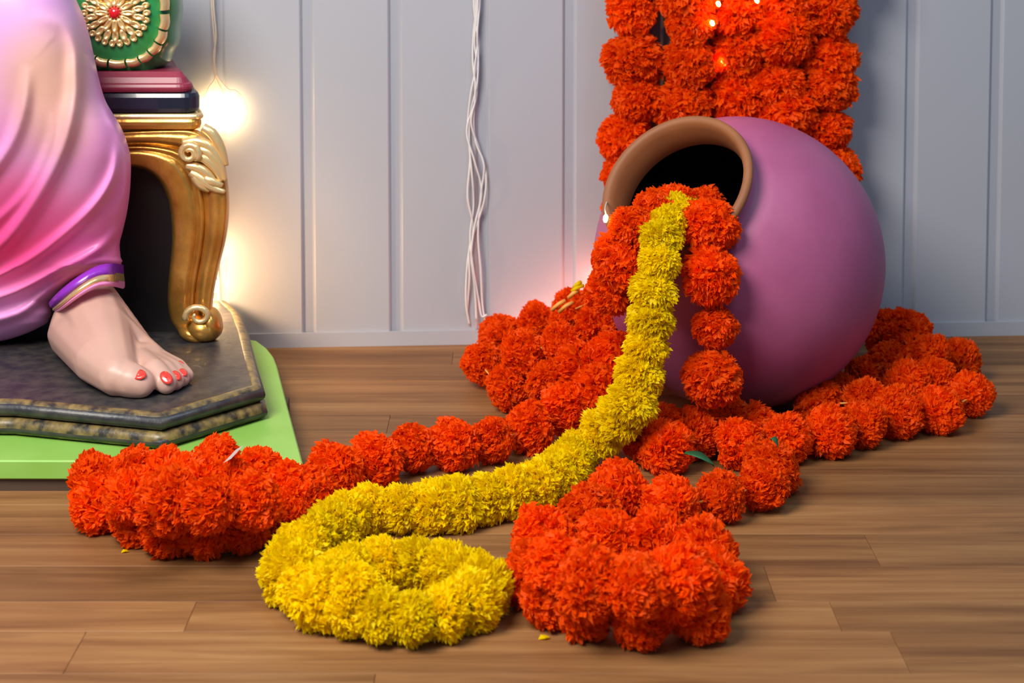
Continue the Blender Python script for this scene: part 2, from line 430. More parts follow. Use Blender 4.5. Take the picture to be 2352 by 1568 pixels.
# left garland: out of the mouth, heap beside the pot, across the floor to the coil by the green board
gl = P([(1545, 480, -0.36), (1502, 492, -0.425), (1454, 528, -0.455), (1430, 598, -0.455), (1402, 668, -0.44),
        (1315, 712, 0.075), (1235, 742, 0.050), (1150, 772, 0.030), (1108, 835, 0.028), (1170, 885, 0.028),
        (1205, 812, 0.062), (1290, 790, 0.080), (1378, 752, 0.095), (1412, 822, 0.075), (1335, 850, 0.060), (1262, 880, 0.045),
        (1372, 905, 0.045), (1300, 938, 0.032), (1215, 985), (1130, 1010), (1042, 1022), (950, 1030), (862, 1058), (765, 1085),
        (705, 1145), (650, 1178), (560, 1202), (475, 1212), (395, 1204), (320, 1184), (232, 1155), (228, 1108, 0.038), (305, 1098, 0.045), (385, 1098, 0.045),
        (500, 1062, 0.046), (592, 1096, 0.038), (660, 1128, 0.036), (580, 1152, 0.056), (480, 1162, 0.060), (390, 1152, 0.058), (300, 1140, 0.05), (440, 1112, 0.05), (530, 1118, 0.046)])
g_left = garland('long orange marigold garland heaped left of the pot and coiled by the green board', 'orange garlands spilling from the pot', gl, 0.0300, ORANGE)

# right garland: out of the mouth, down to the floor, front coil
gc = P([(1620, 475, -0.34), (1626, 520, -0.44), (1634, 634, -0.465), (1642, 752, -0.465), (1636, 868, -0.475), (1622, 985, 0.028), (1700, 1020), (1770, 1075),
        (1755, 1112), (1655, 1140), (1540, 1162), (1420, 1130), (1350, 1182), (1248, 1240), (1228, 1318), (1268, 1368), (1345, 1395), (1470, 1410),
        (1605, 1400), (1640, 1335), (1612, 1275), (1500, 1240, 0.032), (1395, 1245, 0.030), (1285, 1300, 0.052), (1360, 1340, 0.052), (1462, 1352, 0.054), (1565, 1335, 0.052)])
garland('orange marigold garland hanging from the pot mouth and coiled in front on the floor', 'orange garlands spilling from the pot', gc, [0.026, 0.035, 0.034, 0.025, 0.0335] + [0.0295 * frng.uniform(.9, 1.12) for _ in gc[5:]], ORANGE)

# garland around the foot of the pot on the right
gd = P([(1480, 1010), (1520, 990, 0.03), (1530, 1030), (1598, 990, 0.028), (1668, 962, 0.028), (1735, 985), (1812, 1008), (1908, 994), (1984, 974), (2060, 950), (2158, 942), (2230, 905), (2196, 835),
        (2135, 815, 0.05), (2085, 765, 0.06), (2040, 770, 0.045), (2092, 818, 0.045), (2045, 842, 0.035), (1990, 868), (1930, 905), (1880, 925), (1990, 920, 0.03), (2085, 880, 0.032), (2150, 868, 0.034)])
garland('orange marigold garland lying around the right foot of the pink pot', 'orange garlands spilling from the pot', gd, 0.0285, ORANGE)

# yellow garland
RY = 0.0255
gy = P([(1560, 492, -0.37), (1545, 508, -0.43), (1516, 545, -0.475), (1520, 590, -0.49), (1500, 650, -0.495), (1494, 750, -0.50), (1470, 850, -0.51), (1450, 930, -0.52), (1392, 985, 0.04), (1330, 1035), (1270, 1098), (1180, 1130), (1050, 1158), (950, 1168), (830, 1172),
        (750, 1222), (690, 1262), (672, 1312), (700, 1360), (775, 1388), (860, 1408), (945, 1420), (1035, 1402), (1098, 1372), (1105, 1338), (1060, 1322), (985, 1300), (890, 1298), (800, 1312), (780, 1345, 0.036), (860, 1352, 0.036)], RY)
gy = resample(gy, 0.0262)
garland('bright yellow marigold garland running from the pot mouth to a coil on the floor', 'garland of yellow flowers', gy, RY, YELLOW)

# ------------------------------------------------------------------ clay pot on its side
PC = at(1697, 598, Y=-0.255); PR = PC.z * 1.0
PR = 0.1615; PC = at(1695, 600, z=PR - 0.001)
fw = (PC - CAM).normalized(); rt = fw.cross(Vector((0, 0, 1))).normalized(); upv = rt.cross(fw)
ax = (rt * -0.40 + upv * 0.47 + fw * -0.80).normalized()
px_ = ax.cross(Vector((0, 0, 1))).normalized(); py_ = ax.cross(px_)
PM = Matrix((px_, py_, ax)).transposed()
def lathe(name, prof, mat, parent, seg=72, close=False):
    V, F = [], []; n = len(prof)
    for r, h in prof:
        for k in range(seg):
            a = 2 * math.pi * k / seg
            V.append(PC + PM @ Vector((r * math.cos(a), r * math.sin(a), h)))
    for i in range(n - 1):
        for k in range(seg):
            k2 = (k + 1) % seg
            F.append((i * seg + k, i * seg + k2, (i + 1) * seg + k2, (i + 1) * seg + k))
    o = mesh_obj(name, V, F, mat); adopt(o, parent); return o
pot = empty('clay_pot', (PC.x, PC.y, 0))
tag(pot, 'round mauve-pink clay pot lying tilted with its bare terracotta mouth open', 'pot')
prof = []
for i in range(33):
    a = -math.pi / 2 + i / 32 * (math.pi / 2 + math.radians(57))
    prof.append((max(PR * math.cos(a), 0.0005), PR * math.sin(a)))
prof += [(0.0805, 0.1375), (0.0765, 0.1425), (0.0750, 0.1470)]
lathe('body', prof, M['pot_pink'], pot)
lathe('rim', [(0.0750, 0.1465), (0.0765, 0.1520), (0.0810, 0.1570), (0.0850, 0.1600), (0.0868, 0.1635), (0.0862, 0.1668), (0.0835, 0.1690), (0.0800, 0.1690), (0.0770, 0.1665), (0.0745, 0.1600), (0.0725, 0.1500), (0.0715, 0.1400), (0.0735, 0.1290)], M['terracotta'], pot)
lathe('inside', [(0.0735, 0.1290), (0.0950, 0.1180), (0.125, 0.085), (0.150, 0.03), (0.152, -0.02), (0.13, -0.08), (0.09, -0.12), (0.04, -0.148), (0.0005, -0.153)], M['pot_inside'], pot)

# ------------------------------------------------------------------ fairy lights and wires
def bulb_mesh(name, mat, r, ln):
    V, F = [], []
    pr = [(0.0, r * .1), (0.001, r * .6), (ln * .3, r), (ln * .7, r * .95), (ln * .93, r * .6), (ln, r * .05)]
    for z, rr in pr:
        for k in range(8):
            a = k * math.pi / 4; V.append((rr * math.cos(a), rr * math.sin(a), z))
    for i in range(len(pr) - 1):
        for k in range(8):
            F.append((i * 8 + k, i * 8 + (k + 1) % 8, i * 8 + 8 + (k + 1) % 8, i * 8 + 8 + k))
    F.append(tuple(range(7, -1, -1))); F.append(tuple(range((len(pr) - 1) * 8, len(pr) * 8)))
    me = bpy.data.meshes.new(name); me.from_pydata(V, [], F); me.update()
    for p in me.polygons: p.use_smooth = True
    me.materials.append(mat); return me
BULB = bulb_mesh('bulb', M['bulb'], 0.0042, 0.017)
BULB_S = bulb_mesh('bulb_small', M['bulb_small'], 0.0026, 0.010)
def bulb(root, p, d, me):
    o = bpy.data.objects.new('bulb', me); col.objects.link(o)
    m = Matrix.Translation(p) @ Vector(d).to_track_quat('Z', 'Y').to_matrix().to_4x4()
    o.parent = root; o.matrix_parent_inverse = Matrix.Translation(-Vector(root.location)); o.matrix_basis = m
def glow(root, p, energy, color, size=0.01):
    l = bpy.data.lights.new('led_light', 'POINT'); l.energy = energy; l.color = color; l.shadow_soft_size = size
    o = bpy.data.objects.new('led_light', l); col.objects.link(o); o.location = p; adopt(o, root)
WARM = (1.0, 0.72, 0.38)
# string hanging behind the throne
p0 = wall_pt(505, 250, 0.02)
fs = empty('fairy_light_string', (p0.x, p0.y, 0)); tag(fs, 'warm white fairy lights hanging on clear wires beside the golden throne', 'fairy lights', 'fairy light strings')
tube('wire', catmull([wall_pt(x, y_, 0.004) for x, y_ in ((484, -640), (484, -120), (486, 0), (490, 60), (494, 110), (492, 160), (500, 190), (512, 215), (508, 260), (502, 330), (498, 420), (496, 520), (500, 620), (505, 690))], 6), 0.0011, M['wire_clear'], fs, 6)
tube('wire', catmull([wall_pt(x, y_, 0.007) for x, y_ in ((492, -640), (492, -120), (490, 0), (496, 80), (491, 130), (496, 175), (478, 205), (468, 235))], 6), 0.0010, M['wire_clear'], fs, 6)
tube('wire', catmull([wall_pt(x, y_, 0.008) for x, y_ in ((496, 170), (510, 190), (525, 206), (540, 208), (552, 218))], 6), 0.0010, M['wire_clear'], fs, 6)
for (x, y_, dx, dz) in ((478, 228, -.3, -1), (490, 232, 0, -1), (503, 236, .1, -1), (515, 234, .15, -1), (527, 230, .2, -1), (497, 262, -.1, -1), (512, 262, .1, -1), (486, 258, -.1, -1), (523, 258, .1, -1)):
    bulb(fs, wall_pt(x, y_, 0.012), (dx, -0.15, dz), BULB)
glow(fs, wall_pt(503, 262, 0.022), 0.045, WARM)
for (x, y_) in ((490, 560), (492, 640), (480, 690)):
    bulb(fs, wall_pt(x, y_, 0.012), (0.1, -0.1, -1), BULB)
glow(fs, wall_pt(455, 675, 0.10), 1.1, (1.0, 0.62, 0.33))
lp = wall_pt(455, 675, 0.10)
tube('wire', catmull([wall_pt(500, 600, 0.006), wall_pt(480, 615, 0.05), lp + Vector((0, 0, 0.026))], 6), 0.0010, M['wire_clear'], fs, 6)
bulb(fs, lp + Vector((0, 0, 0.027)), (0, 0, -1), BULB)
# bundle of white wires
p0 = wall_pt(1090, 400, 0.01)
wb = empty('wire_bundle', (p0.x, p0.y, 0)); tag(wb, 'loose bundle of thin white wires hanging down the panelled wall', 'wires')
bund = [[(1092, -640), (1092, -120), (1098, 0), (1090, 90), (1094, 150), (1082, 210), (1074, 290), (1080, 360), (1074, 450), (1086, 520), (1074, 600), (1070, 690), (1078, 745)],
        [(1098, -640), (1098, -120), (1088, 0), (1097, 90), (1090, 160), (1090, 230), (1072, 300), (1090, 370), (1106, 440), (1090, 520), (1082, 590), (1090, 660), (1094, 735)],
        [(1104, -640), (1104, -120), (1102, 0), (1096, 80), (1098, 150), (1094, 220), (1082, 280), (1100, 340), (1116, 400), (1112, 460), (1094, 520), (1078, 570), (1078, 640), (1072, 720)],
        [(1090, -640), (1090, -120), (1096, 0), (1088, 70), (1086, 140), (1092, 200), (1088, 280), (1094, 330), (1112, 380), (1104, 450), (1098, 540), (1104, 620), (1108, 700), (1116, 745)],
        [(1096, -640), (1096, -120), (1092, 0), (1098, 100), (1096, 190), (1080, 260), (1078, 330), (1084, 400), (1088, 470), (1080, 540), (1086, 610), (1098, 680), (1106, 725), (1118, 722)]]
for i, b_ in enumerate(bund):
    tube('wire', catmull([wall_pt(x, y_, 0.003 + 0.0022 * ((i + j) % 3)) for j, (x, y_) in enumerate(b_)], 6), 0.0013, M['wire'], wb, 6)
# lights woven into the hanging strands
p0 = wall_pt(1650, 60, 0.07)
fc = empty('fairy_light_string', (p0.x, p0.y, 0)); tag(fc, 'tiny amber fairy lights glowing among the hanging marigold strands', 'fairy lights', 'fairy light strings')
cpts = [(1720, -480), (1730, -80), (1735, -2), (1690, 20), (1650, 2), (1632, 48), (1640, 100), (1662, 140), (1640, 180)]
tube('wire', catmull([wall_pt(x, y_, 0.048) for x, y_ in cpts], 6), 0.0008, M['wire_clear'], fc, 5)
for x, y_, off in ((1648, 4, 0.088), (1736, -4, 0.088), (1634, 48, 0.086), (1660, 138, 0.058)):
    bulb(fc, wall_pt(x, y_, off), (0.1, -0.8, -0.4), BULB_S)
    glow(fc, wall_pt(x, y_ , off + 0.008), 0.012, (1.0, 0.40, 0.10), 0.004)
# light behind the pot's left shoulder
p0 = wall_pt(1385, 560, 0.05)
fp = empty('fairy_light_string', (p0.x, p0.y, 0)); tag(fp, 'small lit fairy light by the left shoulder of the pink pot', 'fairy lights', 'fairy light strings')
sp = at(1392, 492, Y=-0.44)
tube('wire', catmull([wall_pt(1400, 420, 0.02), at(1396, 455, Y=-0.30), at(1390, 478, Y=-0.42), sp], 6), 0.0009, M['wire_clear'], fp, 5)
hp = [wall_pt(x, y_, 0.015) for x, y_ in ((1400, 420), (1385, 560), (1372, 660), (1345, 735), (1290, 765), (1230, 775))]
tube('wire', catmull(hp, 6), 0.0009, M['wire_clear'], fp, 5)
for q_ in hp[2:]:
    bulb(fp, q_, (0, -0.6, -0.5), BULB_S); glow(fp, q_ + Vector((0, -0.02, 0.004)), 0.055, (1.0, 0.40, 0.34), 0.004)
bulb(fp, sp, (-0.1, -0.6, -0.6), BULB_S); glow(fp, sp + Vector((-0.006, -0.01, 0)), 0.012, WARM, 0.003)

# ------------------------------------------------------------------ green board on dark riser
GZ0, GZ1 = 0.0125, 0.0315
def plan(l, z): return [at(px, py, z=z) for px, py in l]
def poly_offset(poly, d):
    n = len(poly); out = []
    for i in range(n):
        p0, p1, p2 = poly[i - 1], poly[i], poly[(i + 1) % n]
        e1 = (p1 - p0); e1.z = 0; e1.normalize(); e2 = (p2 - p1); e2.z = 0; e2.normalize()
        n1 = Vector((e1.y, -e1.x, 0)); n2 = Vector((e2.y, -e2.x, 0)); b = n1 + n2
        if b.length < 1e-6: b = n1.copy()
        b.normalize(); out.append(p1 + b * (d / max(0.4, b.dot(n1))))
    return out
def stacked(name, poly, prof, mat, parent=None, smooth=False):
    """rings of the plan polygon offset outwards by prof = [(offset, z)], capped"""
    V, F = [], []; n = len(poly)
    for off, z in prof:
        for p in poly_offset(poly, off): V.append((p.x, p.y, z))
    for i in range(len(prof) - 1):
        for k in range(n):
            F.append((i * n + k, i * n + (k + 1) % n, (i + 1) * n + (k + 1) % n, (i + 1) * n + k))
    F.append(tuple(reversed(range(n)))); F.append(tuple(range((len(prof) - 1) * n, len(prof) * n)))
    bm = bmesh.new(); bv = [bm.verts.new(v) for v in V]
    for f in F: bm.faces.new([bv[i] for i in f])
    o = bm_obj(name, bm, mat, None, smooth)
    if parent: adopt(o, parent)
    return o
gpoly = plan([(-450, 1056), (300, 1058), (697, 1066), (660, 930), (636, 838), (628, 818), (612, 798), (590, 782), (560, 777), (-450, 777)], GZ1)
board = stacked('green_board', gpoly, [(-0.002, GZ0), (0, GZ0 + 0.0015), (0, GZ1 - 0.0015), (-0.0015, GZ1)], M['green_board'])
tag(board, 'bright green painted board lying under the black plinth', 'board')
rp = plan([(-450, 1127), (600, 1127), (600, 1096), (-450, 1096)], 0.0)
rp = [Vector((p.x, p.y + (0.0 if i < 2 else 0.22), 0)) for i, p in enumerate(rp)]
riser = stacked('board_riser', rp, [(0, 0.0), (0, GZ0)], M['brown_riser'])  # dark brown strip filling the height under the front of the board
tag(riser, 'dark brown strip under the front of the green board', 'slat')

# ------------------------------------------------------------------ black plinth
PZ = 0.0670
ppoly = plan([(-450, 912), (40, 915), (368, 946), (584, 884), (566, 820), (552, 762), (535, 716), (508, 690), (-450, 690)], PZ)
h = PZ - GZ1
def bull(z0, z1, o):
    return [(o + 0.014 * math.sin(math.pi * k / 8) ** 0.8 if 0 < k < 8 else o, z0 + (z1 - z0) * (0.5 - 0.5 * math.cos(math.pi * k / 8))) for k in range(9)]
plinth = stacked('plinth', ppoly, [(-0.004, GZ1)] + bull(GZ1 + 0.001, GZ1 + h * 0.43, -0.001) + [(-0.010, GZ1 + h * 0.47)] + bull(GZ1 + h * 0.5, PZ - 0.0006, -0.003) + [(-0.012, PZ - 0.001), (-0.016, PZ)], M['plinth'])
for p_ in plinth.data.polygons: p_.use_smooth = len(p_.vertices) == 4
plinth.data.set_sharp_from_angle(angle=math.radians(50))
for zc, off in ((GZ1 + 0.0095, 0.004), (GZ1 + 0.0268, 0.001)):
    pl = [Vector((p.x, p.y, zc)) for p in poly_offset(ppoly, off)][:8]
    dens = []
    for a, b in zip(pl, pl[1:]):
        dens += [a.lerp(b, t) for t in (0.0, 0.03, 0.97)] if (b - a).length > 0.05 else [a.lerp(b, t) for t in (0.0, 0.5)]
    r_o = tube('edge_roll', dens + [pl[-1]], 0.0088, M['roll'], None, 14); r_o.parent = plinth
tag(plinth, 'black moulded plinth with worn gold edges under the idol foot', 'plinth')

# ------------------------------------------------------------------ throne
ty = -0.285
tp = at(470, 785, z=PZ)
throne = empty('throne', (tp.x, tp.y, PZ)); tag(throne, 'ornate throne with carved golden leg, black slab and maroon seat', 'throne')
TY = tp.y + 0.012
def T(px, py, dy=0.0): return at(px, py, Y=TY + dy)
# golden leg and arch as a ribbon with moulded section
inn = [(215, 388), (265, 385), (312, 384), (345, 397), (371, 424), (387, 463), (394, 510), (395, 560), (390, 612), (386, 660), (386, 702), (394, 738), (412, 764)]
out = [(215, 302), (265, 300), (325, 297), (392, 294), (452, 296), (497, 332), (520, 398), (527, 470), (520, 545), (504, 612), (493, 668), (489, 706), (496, 736)]
inn = catmull([Vector((a, b, 0)) for a, b in inn], 5); out = catmull([Vector((a, b, 0)) for a, b in out], 5)
sect = [(0.0, 0.045), (0.0, 0.010), (0.03, 0.002), (0.08, -0.002), (0.14, -0.002), (0.30, -0.007), (0.42, -0.006), (0.455, 0.001), (0.48, -0.005), (0.52, -0.009), (0.555, -0.003), (0.575, 0.002), (0.60, -0.006), (0.70, -0.013), (0.82, -0.015), (0.88, -0.010), (0.91, -0.013), (0.95, -0.010), (0.99, 0.0), (1.0, 0.012), (1.0, 0.050)]
V, F = [], []; ns = len(sect)
for a, b in zip(inn, out):
    for u, dy in sect:
        p = a.lerp(b, u); V.append(T(p.x, p.y, dy))
for i in range(len(inn) - 1):
    for k in range(ns - 1):
        F.append((i * ns + k, i * ns + k + 1, (i + 1) * ns + k + 1, (i + 1) * ns + k))
    F.append((i * ns + ns - 1, i * ns, (i + 1) * ns, (i + 1) * ns + ns - 1))
F.append(tuple(range(ns))); F.append(tuple(range((len(inn) - 1) * ns, len(inn) * ns)))
bm = bmesh.new(); bv = [bm.verts.new(v) for v in V]
for f in F: bm.faces.new([bv[i] for i in f])
leg = bm_obj('leg', bm, M['gold']); adopt(leg, throne)
def blobs(name, lst, mat, parent, seg=12):
    """ellipsoids (centre, radii (x, y, z), tilt about y) merged into one part"""
    V, F = [], []
    for c, rad, tilt in lst:
        R = Matrix.Rotation(tilt, 3, 'Y'); b0 = len(V)
        for i in range(seg // 2 + 1):
            th = math.pi * i / (seg // 2)
            for k in range(seg):
                ph = 2 * math.pi * k / seg
                V.append(c + R @ Vector((rad[0] * math.sin(th) * math.cos(ph), rad[1] * math.sin(th) * math.sin(ph), rad[2] * math.cos(th))))
        for i in range(seg // 2):
            for k in range(seg):
                F.append((b0 + i * seg + k, b0 + i * seg + (k + 1) % seg, b0 + (i + 1) * seg + (k + 1) % seg, b0 + (i + 1) * seg + k))
    o = mesh_obj(name, V, F, mat); adopt(o, parent); return o
blobs('foot', [(T(470, 750, 0.000), (0.021, 0.026, 0.0165), 0.15), (T(488, 740, -0.004), (0.011, 0.02, 0.018), -0.2), (T(448, 762, 0.004), (0.020, 0.024, 0.011), 0.35)], M['gold'], throne, 20)
# scroll above the foot
sc_pts = []
for k in range(20):
    a = math.radians(200 - k * 22); r_ = 25 - k * 0.95
    sc_pts.append(T(456 + r_ * 1.25 * math.cos(a), 726 - r_ * math.sin(a), -0.022))
tube('scroll', sc_pts, lambda t: 0.0042 - 0.002 * t, M['gold_bright'], throne, 8)
# acanthus carving on the knee of the leg
V, F = [], []
for cv in ([(428, 380), (452, 384), (478, 400), (503, 430)], [(420, 328), (452, 324), (482, 338), (505, 372), (518, 415)], [(442, 360), (468, 362), (492, 384), (510, 416)],
           [(438, 394), (460, 410), (486, 430), (517, 441)], [(452, 342), (477, 349), (499, 374), (516, 404)], [(466, 292), (488, 308), (508, 342), (521, 380)], [(446, 402), (462, 424), (482, 438)], [(470, 408), (490, 418), (512, 426)]):
    tube_into(V, F, catmull([T(a, b, -0.014) for a, b in cv], 6), lambda t: 0.0062 * (0.35 + 0.65 * math.sin(math.pi * min(1, 0.25 + t * 0.75))), 8)
carv = mesh_obj('carving', V, F, M['gold_bright']); adopt(carv, throne)
sc2 = []
for k in range(22):
    a = math.radians(-40 + k * 26); r_ = 24 - k * 0.8
    sc2.append(T(434 + r_ * math.cos(a), 352 - r_ * math.sin(a), -0.020))
tube('carving_scroll', sc2, lambda t: 0.0046 - 0.0018 * t, M['gold_bright'], throne, 6)
# apron moulding under the slab, the slab, the maroon pad
def slab(name, pts_front, depth, z_lo, z_hi, rad, mat, puff=0.0):
    """rounded-corner slab: right end at pts_front x, running left out of the frame"""
    x1 = T(pts_front, 250, -0.016).x; x0 = T(-420, 250).x; y0 = TY - 0.016; y1 = y0 + depth
    xb = at(pts_front - 8, 250, Y=y1).x
    poly = [Vector((x0, y0, 0))]
    for cx, cy, a0 in ((x1 - rad, y0 + rad, -90), (xb - rad * 2.2, y1 - rad * 2.2, 0)):
        rr = rad if a0 == -90 else rad * 2.2
        for k in range(7):
            a = math.radians(a0 + 15 * k); poly.append(Vector((cx + rr * math.cos(a), cy + rr * math.sin(a), 0)))
    poly.append(Vector((x0, y1, 0)))
    b = min(0.006, (z_hi - z_lo) * 0.4)
    pr = [(-b, z_lo), (-b * .3, z_lo + b * .3), (0, z_lo + b), (0, z_hi - b), (-b * .3, z_hi - b * .3), (-b, z_hi)]
    if puff: pr += [(-b - 0.003, z_hi + puff * 0.5), (-b - 0.008, z_hi + puff)]
    return stacked(name, poly, pr, mat, throne)
def zT(py): return T(300, py, -0.016).z
slab('apron', 458, 0.17, zT(300), zT(268), 0.012, M['gold'])
slab('apron_moulding', 463, 0.18, zT(276), zT(262), 0.012, M['gold_bright'])
slab('slab', 452, 0.19, zT(262), zT(212), 0.018, M['navy'])
slab('seat_pad', 438, 0.175, zT(214), zT(192), 0.016, M['maroon'], puff=0.012)
# solid black box filling the hollow of the throne between the legs
x0, x1 = T(-420, 500).x, T(400, 500).x; yb = TY + 0.03; ye = yb + 0.12
zt, zb = zT(340), PZ
bm = bmesh.new(); bmesh.ops.create_cube(bm, size=1.0)
for v in bm.verts: v.co = Vector(((x0 + x1) / 2 + v.co.x * (x1 - x0), (yb + ye) / 2 + v.co.y * (ye - yb), (zt + zb) / 2 + v.co.z * (zt - zb)))
adopt(bm_obj('inner_panel', bm, M['black'], smooth=False), throne)

# ------------------------------------------------------------------ green bolster with rosette
bc = T(268, 28, -0.002); bc_y = bc.y
bol = empty('bolster', (bc.x, bc.y + 0.04, zT(190))); tag(bol, 'green satin bolster cushion with gold piping and a gold rosette', 'cushion')
V, F = [], []; NS, NR = 96, 20
rx, rz, dp = 0.0630, 0.0800, 0.050
def sup(a, e): return math.copysign(abs(a) ** e, a)
for i in range(NR + 1):
    ph = -math.pi / 2 + math.pi * i / NR
    for k in range(NS):
        a = 2 * math.pi * k / NS
        cr = abs(math.cos(ph)) ** 0.55
        crease = 1 + 0.018 * math.cos(a * 16) * cr
        V.append(Vector((bc.x + rx * sup(math.cos(a), 0.8) * cr * crease, bc.y + 0.045 + dp * sup(math.sin(ph), 0.8), bc.z + rz * sup(math.sin(a), 0.8) * cr * crease)))
for i in range(NR):
    for k in range(NS):
        F.append((i * NS + k, i * NS + (k + 1) % NS, (i + 1) * NS + (k + 1) % NS, (i + 1) * NS + k))
cush = mesh_obj('cushion_body', V, F, M['green']); adopt(cush, bol)
fy = bc.y + 0.045 - dp
def ringpt(a, r, dy): return Vector((bc.x + r * sup(math.cos(a), 0.85), fy + dy, bc.z + r * 1.1 * sup(math.sin(a), 0.85)))
for k in range(22):      # gold piping in short gathered lengths
    a0 = 2 * math.pi * k / 22 + 0.02; a1 = 2 * math.pi * (k + 1) / 22 - 0.02
    V, F = [], []
    for j in range(6):
        a = a0 + (a1 - a0) * j / 5; 
        for r, dy in ((0.0475, 0.010), (0.0490, 0.001), (0.0525, 0.0005), (0.0565, 0.005), (0.0570, 0.014)):
            V.append(ringpt(a, r * (1 + 0.02 * math.sin(j / 5 * math.pi)), dy))
    for j in range(5):
        for q in range(4): F.append((j * 5 + q, j * 5 + q + 1, j * 5 + 6 + q, j * 5 + 5 + q))
    o = mesh_obj('piping', V, F, M['gold_bright']); adopt(o, bol)
ros = blobs('rosette', [(Vector((bc.x, fy + 0.001, bc.z)), (0.024, 0.005, 0.024), 0)], M['gold'], bol, 20)
for ring, (n_, r_, l_, w_, dy) in enumerate(((12, 0.0150, 0.0095, 0.0033, -0.005), (18, 0.0265, 0.0078, 0.0038, -0.003), (26, 0.0345, 0.0045, 0.0038, -0.0005))):
    for k in range(n_):
        a = 2 * math.pi * (k + 0.5 * ring) / n_
        c = Vector((bc.x + r_ * math.cos(a), fy + dy, bc.z + r_ * math.sin(a)))
        V, F = [], []
        R = Matrix.Rotation(-a, 3, 'Y')
        lo = [(Vector((l_ * math.cos(t), 0, w_ * math.sin(t)))) for t in [j * math.pi / 4 for j in range(8)]]
        for s, d2 in ((1.0, 0.003), (1.0, -0.001), (0.72, -0.0035), (0.42, -0.0005)):
            for q in lo: V.append(c + R @ (q * s) + Vector((0, d2, 0)))
        for i in range(3):
            for j in range(8): F.append((i * 8 + j, i * 8 + (j + 1) % 8, i * 8 + 8 + (j + 1) % 8, i * 8 + 8 + j))
        F.append(tuple(range(24, 32)))
        o = mesh_obj('petal', V, F, M['gold_bright']); o.parent = ros
blobs('gem', [(Vector((bc.x, fy - 0.006, bc.z)), (0.0068, 0.005, 0.0068), 0)], M['gem'], bol, 12)

# ------------------------------------------------------------------ idol: draped leg and foot
fp0 = at(200, 820, z=PZ)
idol = empty('seated_idol', (fp0.x, fp0.y, PZ)); tag(idol, 'seated painted idol in pink drapery, bare foot with red nails on the plinth', 'statue')
XR = [(-140, 60), (-60, 140), (-20, 165), (10, 180), (40, 193), (80, 205), (110, 212), (180, 227), (230, 242), (265, 262), (290, 277), (325, 291), (365, 300), (430, 299), (480, 293), (505, 288), (530, 282), (560, 275), (590, 277), (608, 279), (616, 240), (630, 200), (645, 172), (665, 140), (690, 114), (720, 118), (742, 108), (757, 80), (768, 55), (778, 25), (786, -10), (793, -80), (800, -160)]
ridges = [([(60, 40), (143, 54), (172, 107), (175, 170), (171, 232), (143, 339), (89, 446), (18, 546), (-60, 610)], 0.010, 20),
          ([(268, 300), (270, 350), (257, 410), (214, 475), (136, 546), (60, 600), (-40, 650)], 0.008, 13),
          ([(64, 143), (54, 250), (21, 339), (-40, 420)], 0.007, 16),
          ([(290, 505), (240, 560), (191, 592), (115, 630), (38, 668), (-60, 700)], 0.008, 13),
          ([(270, 590), (220, 600), (160, 632), (110, 668), (40, 720), (-60, 745)], 0.006, 12),
          ([(120, 250), (115, 330), (60, 440), (-20, 520)], 0.004, 12),
          ([(228, 180), (246, 260), (280, 320), (292, 380), (285, 450), (262, 510)], 0.004, 10)]
def ridge_h(x, y):
    hsum = 0.0
    for pts, hh, w in ridges:
        best = 1e9; bt = 0.0; n_ = len(pts) - 1
        for q_, ((ax_, ay), (bx, by)) in enumerate(zip(pts, pts[1:])):
            dx, dy = bx - ax_, by - ay; t = max(0, min(1, ((x - ax_) * dx + (y - ay) * dy) / (dx * dx + dy * dy)))
            dd = (x - ax_ - t * dx) ** 2 + (y - ay - t * dy) ** 2
            if dd < best: best = dd; bt = (q_ + t) / n_
        if best > 40 * w * w: continue
        tp_ = min(1.0, bt / 0.35, 1.0 if pts[-1][0] < 0 else (1 - bt) / 0.35); tp_ = tp_ * tp_ * (3 - 2 * tp_)
        hsum += tp_ * (1.5 * hh * math.exp(-best / (w * w * 0.8)) - 0.5 * hh * math.exp(-best / (7 * w * w)))
    return hsum
ridges = [([(p.x, p.y) for p in catmull([Vector((a, b, 0)) for a, b in pts], 4)], hh, w) for pts, hh, w in ridges]
V, F = [], []; NU, NV = 170, 220
for i in range(NV + 1):
    py = -140 + 940 * i / NV
    xr = smooth_table(XR, py) if py < 600 else lerp_table(XR, py)
    xl = -420
    yc = smooth_table([(-140, -0.345), (0, -0.350), (300, -0.340), (600, -0.300), (800, -0.280)], py)
    bd = smooth_table([(-140, 0.075), (0, 0.105), (200, 0.105), (450, 0.085), (620, 0.060), (740, 0.045), (800, 0.02)], py)
    for k in range(NU + 1):
        u = k / NU; e = 1 - (1 - u) ** 2 if False else u
        s = -1 + 2 * e                       # -1 at the left end, +1 at the right contour
        s = math.sin(s * math.pi / 2)        # finer towards the contours
        px = (xl + xr) / 2 + (xr - xl) / 2 * s
        prof_ = (1 - abs(s) ** 4.5) ** 0.5 if abs(s) < 1 else 0.0
        dy = -bd * prof_ - ridge_h(px, py) * min(1.0, prof_ * 2.2)
        V.append(at(px, py, Y=yc + dy))
nf = len(V)
for i in range(NV):
    for k in range(NU):
        a = i * (NU + 1) + k; F.append((a, a + 1, a + NU + 2, a + NU + 1))
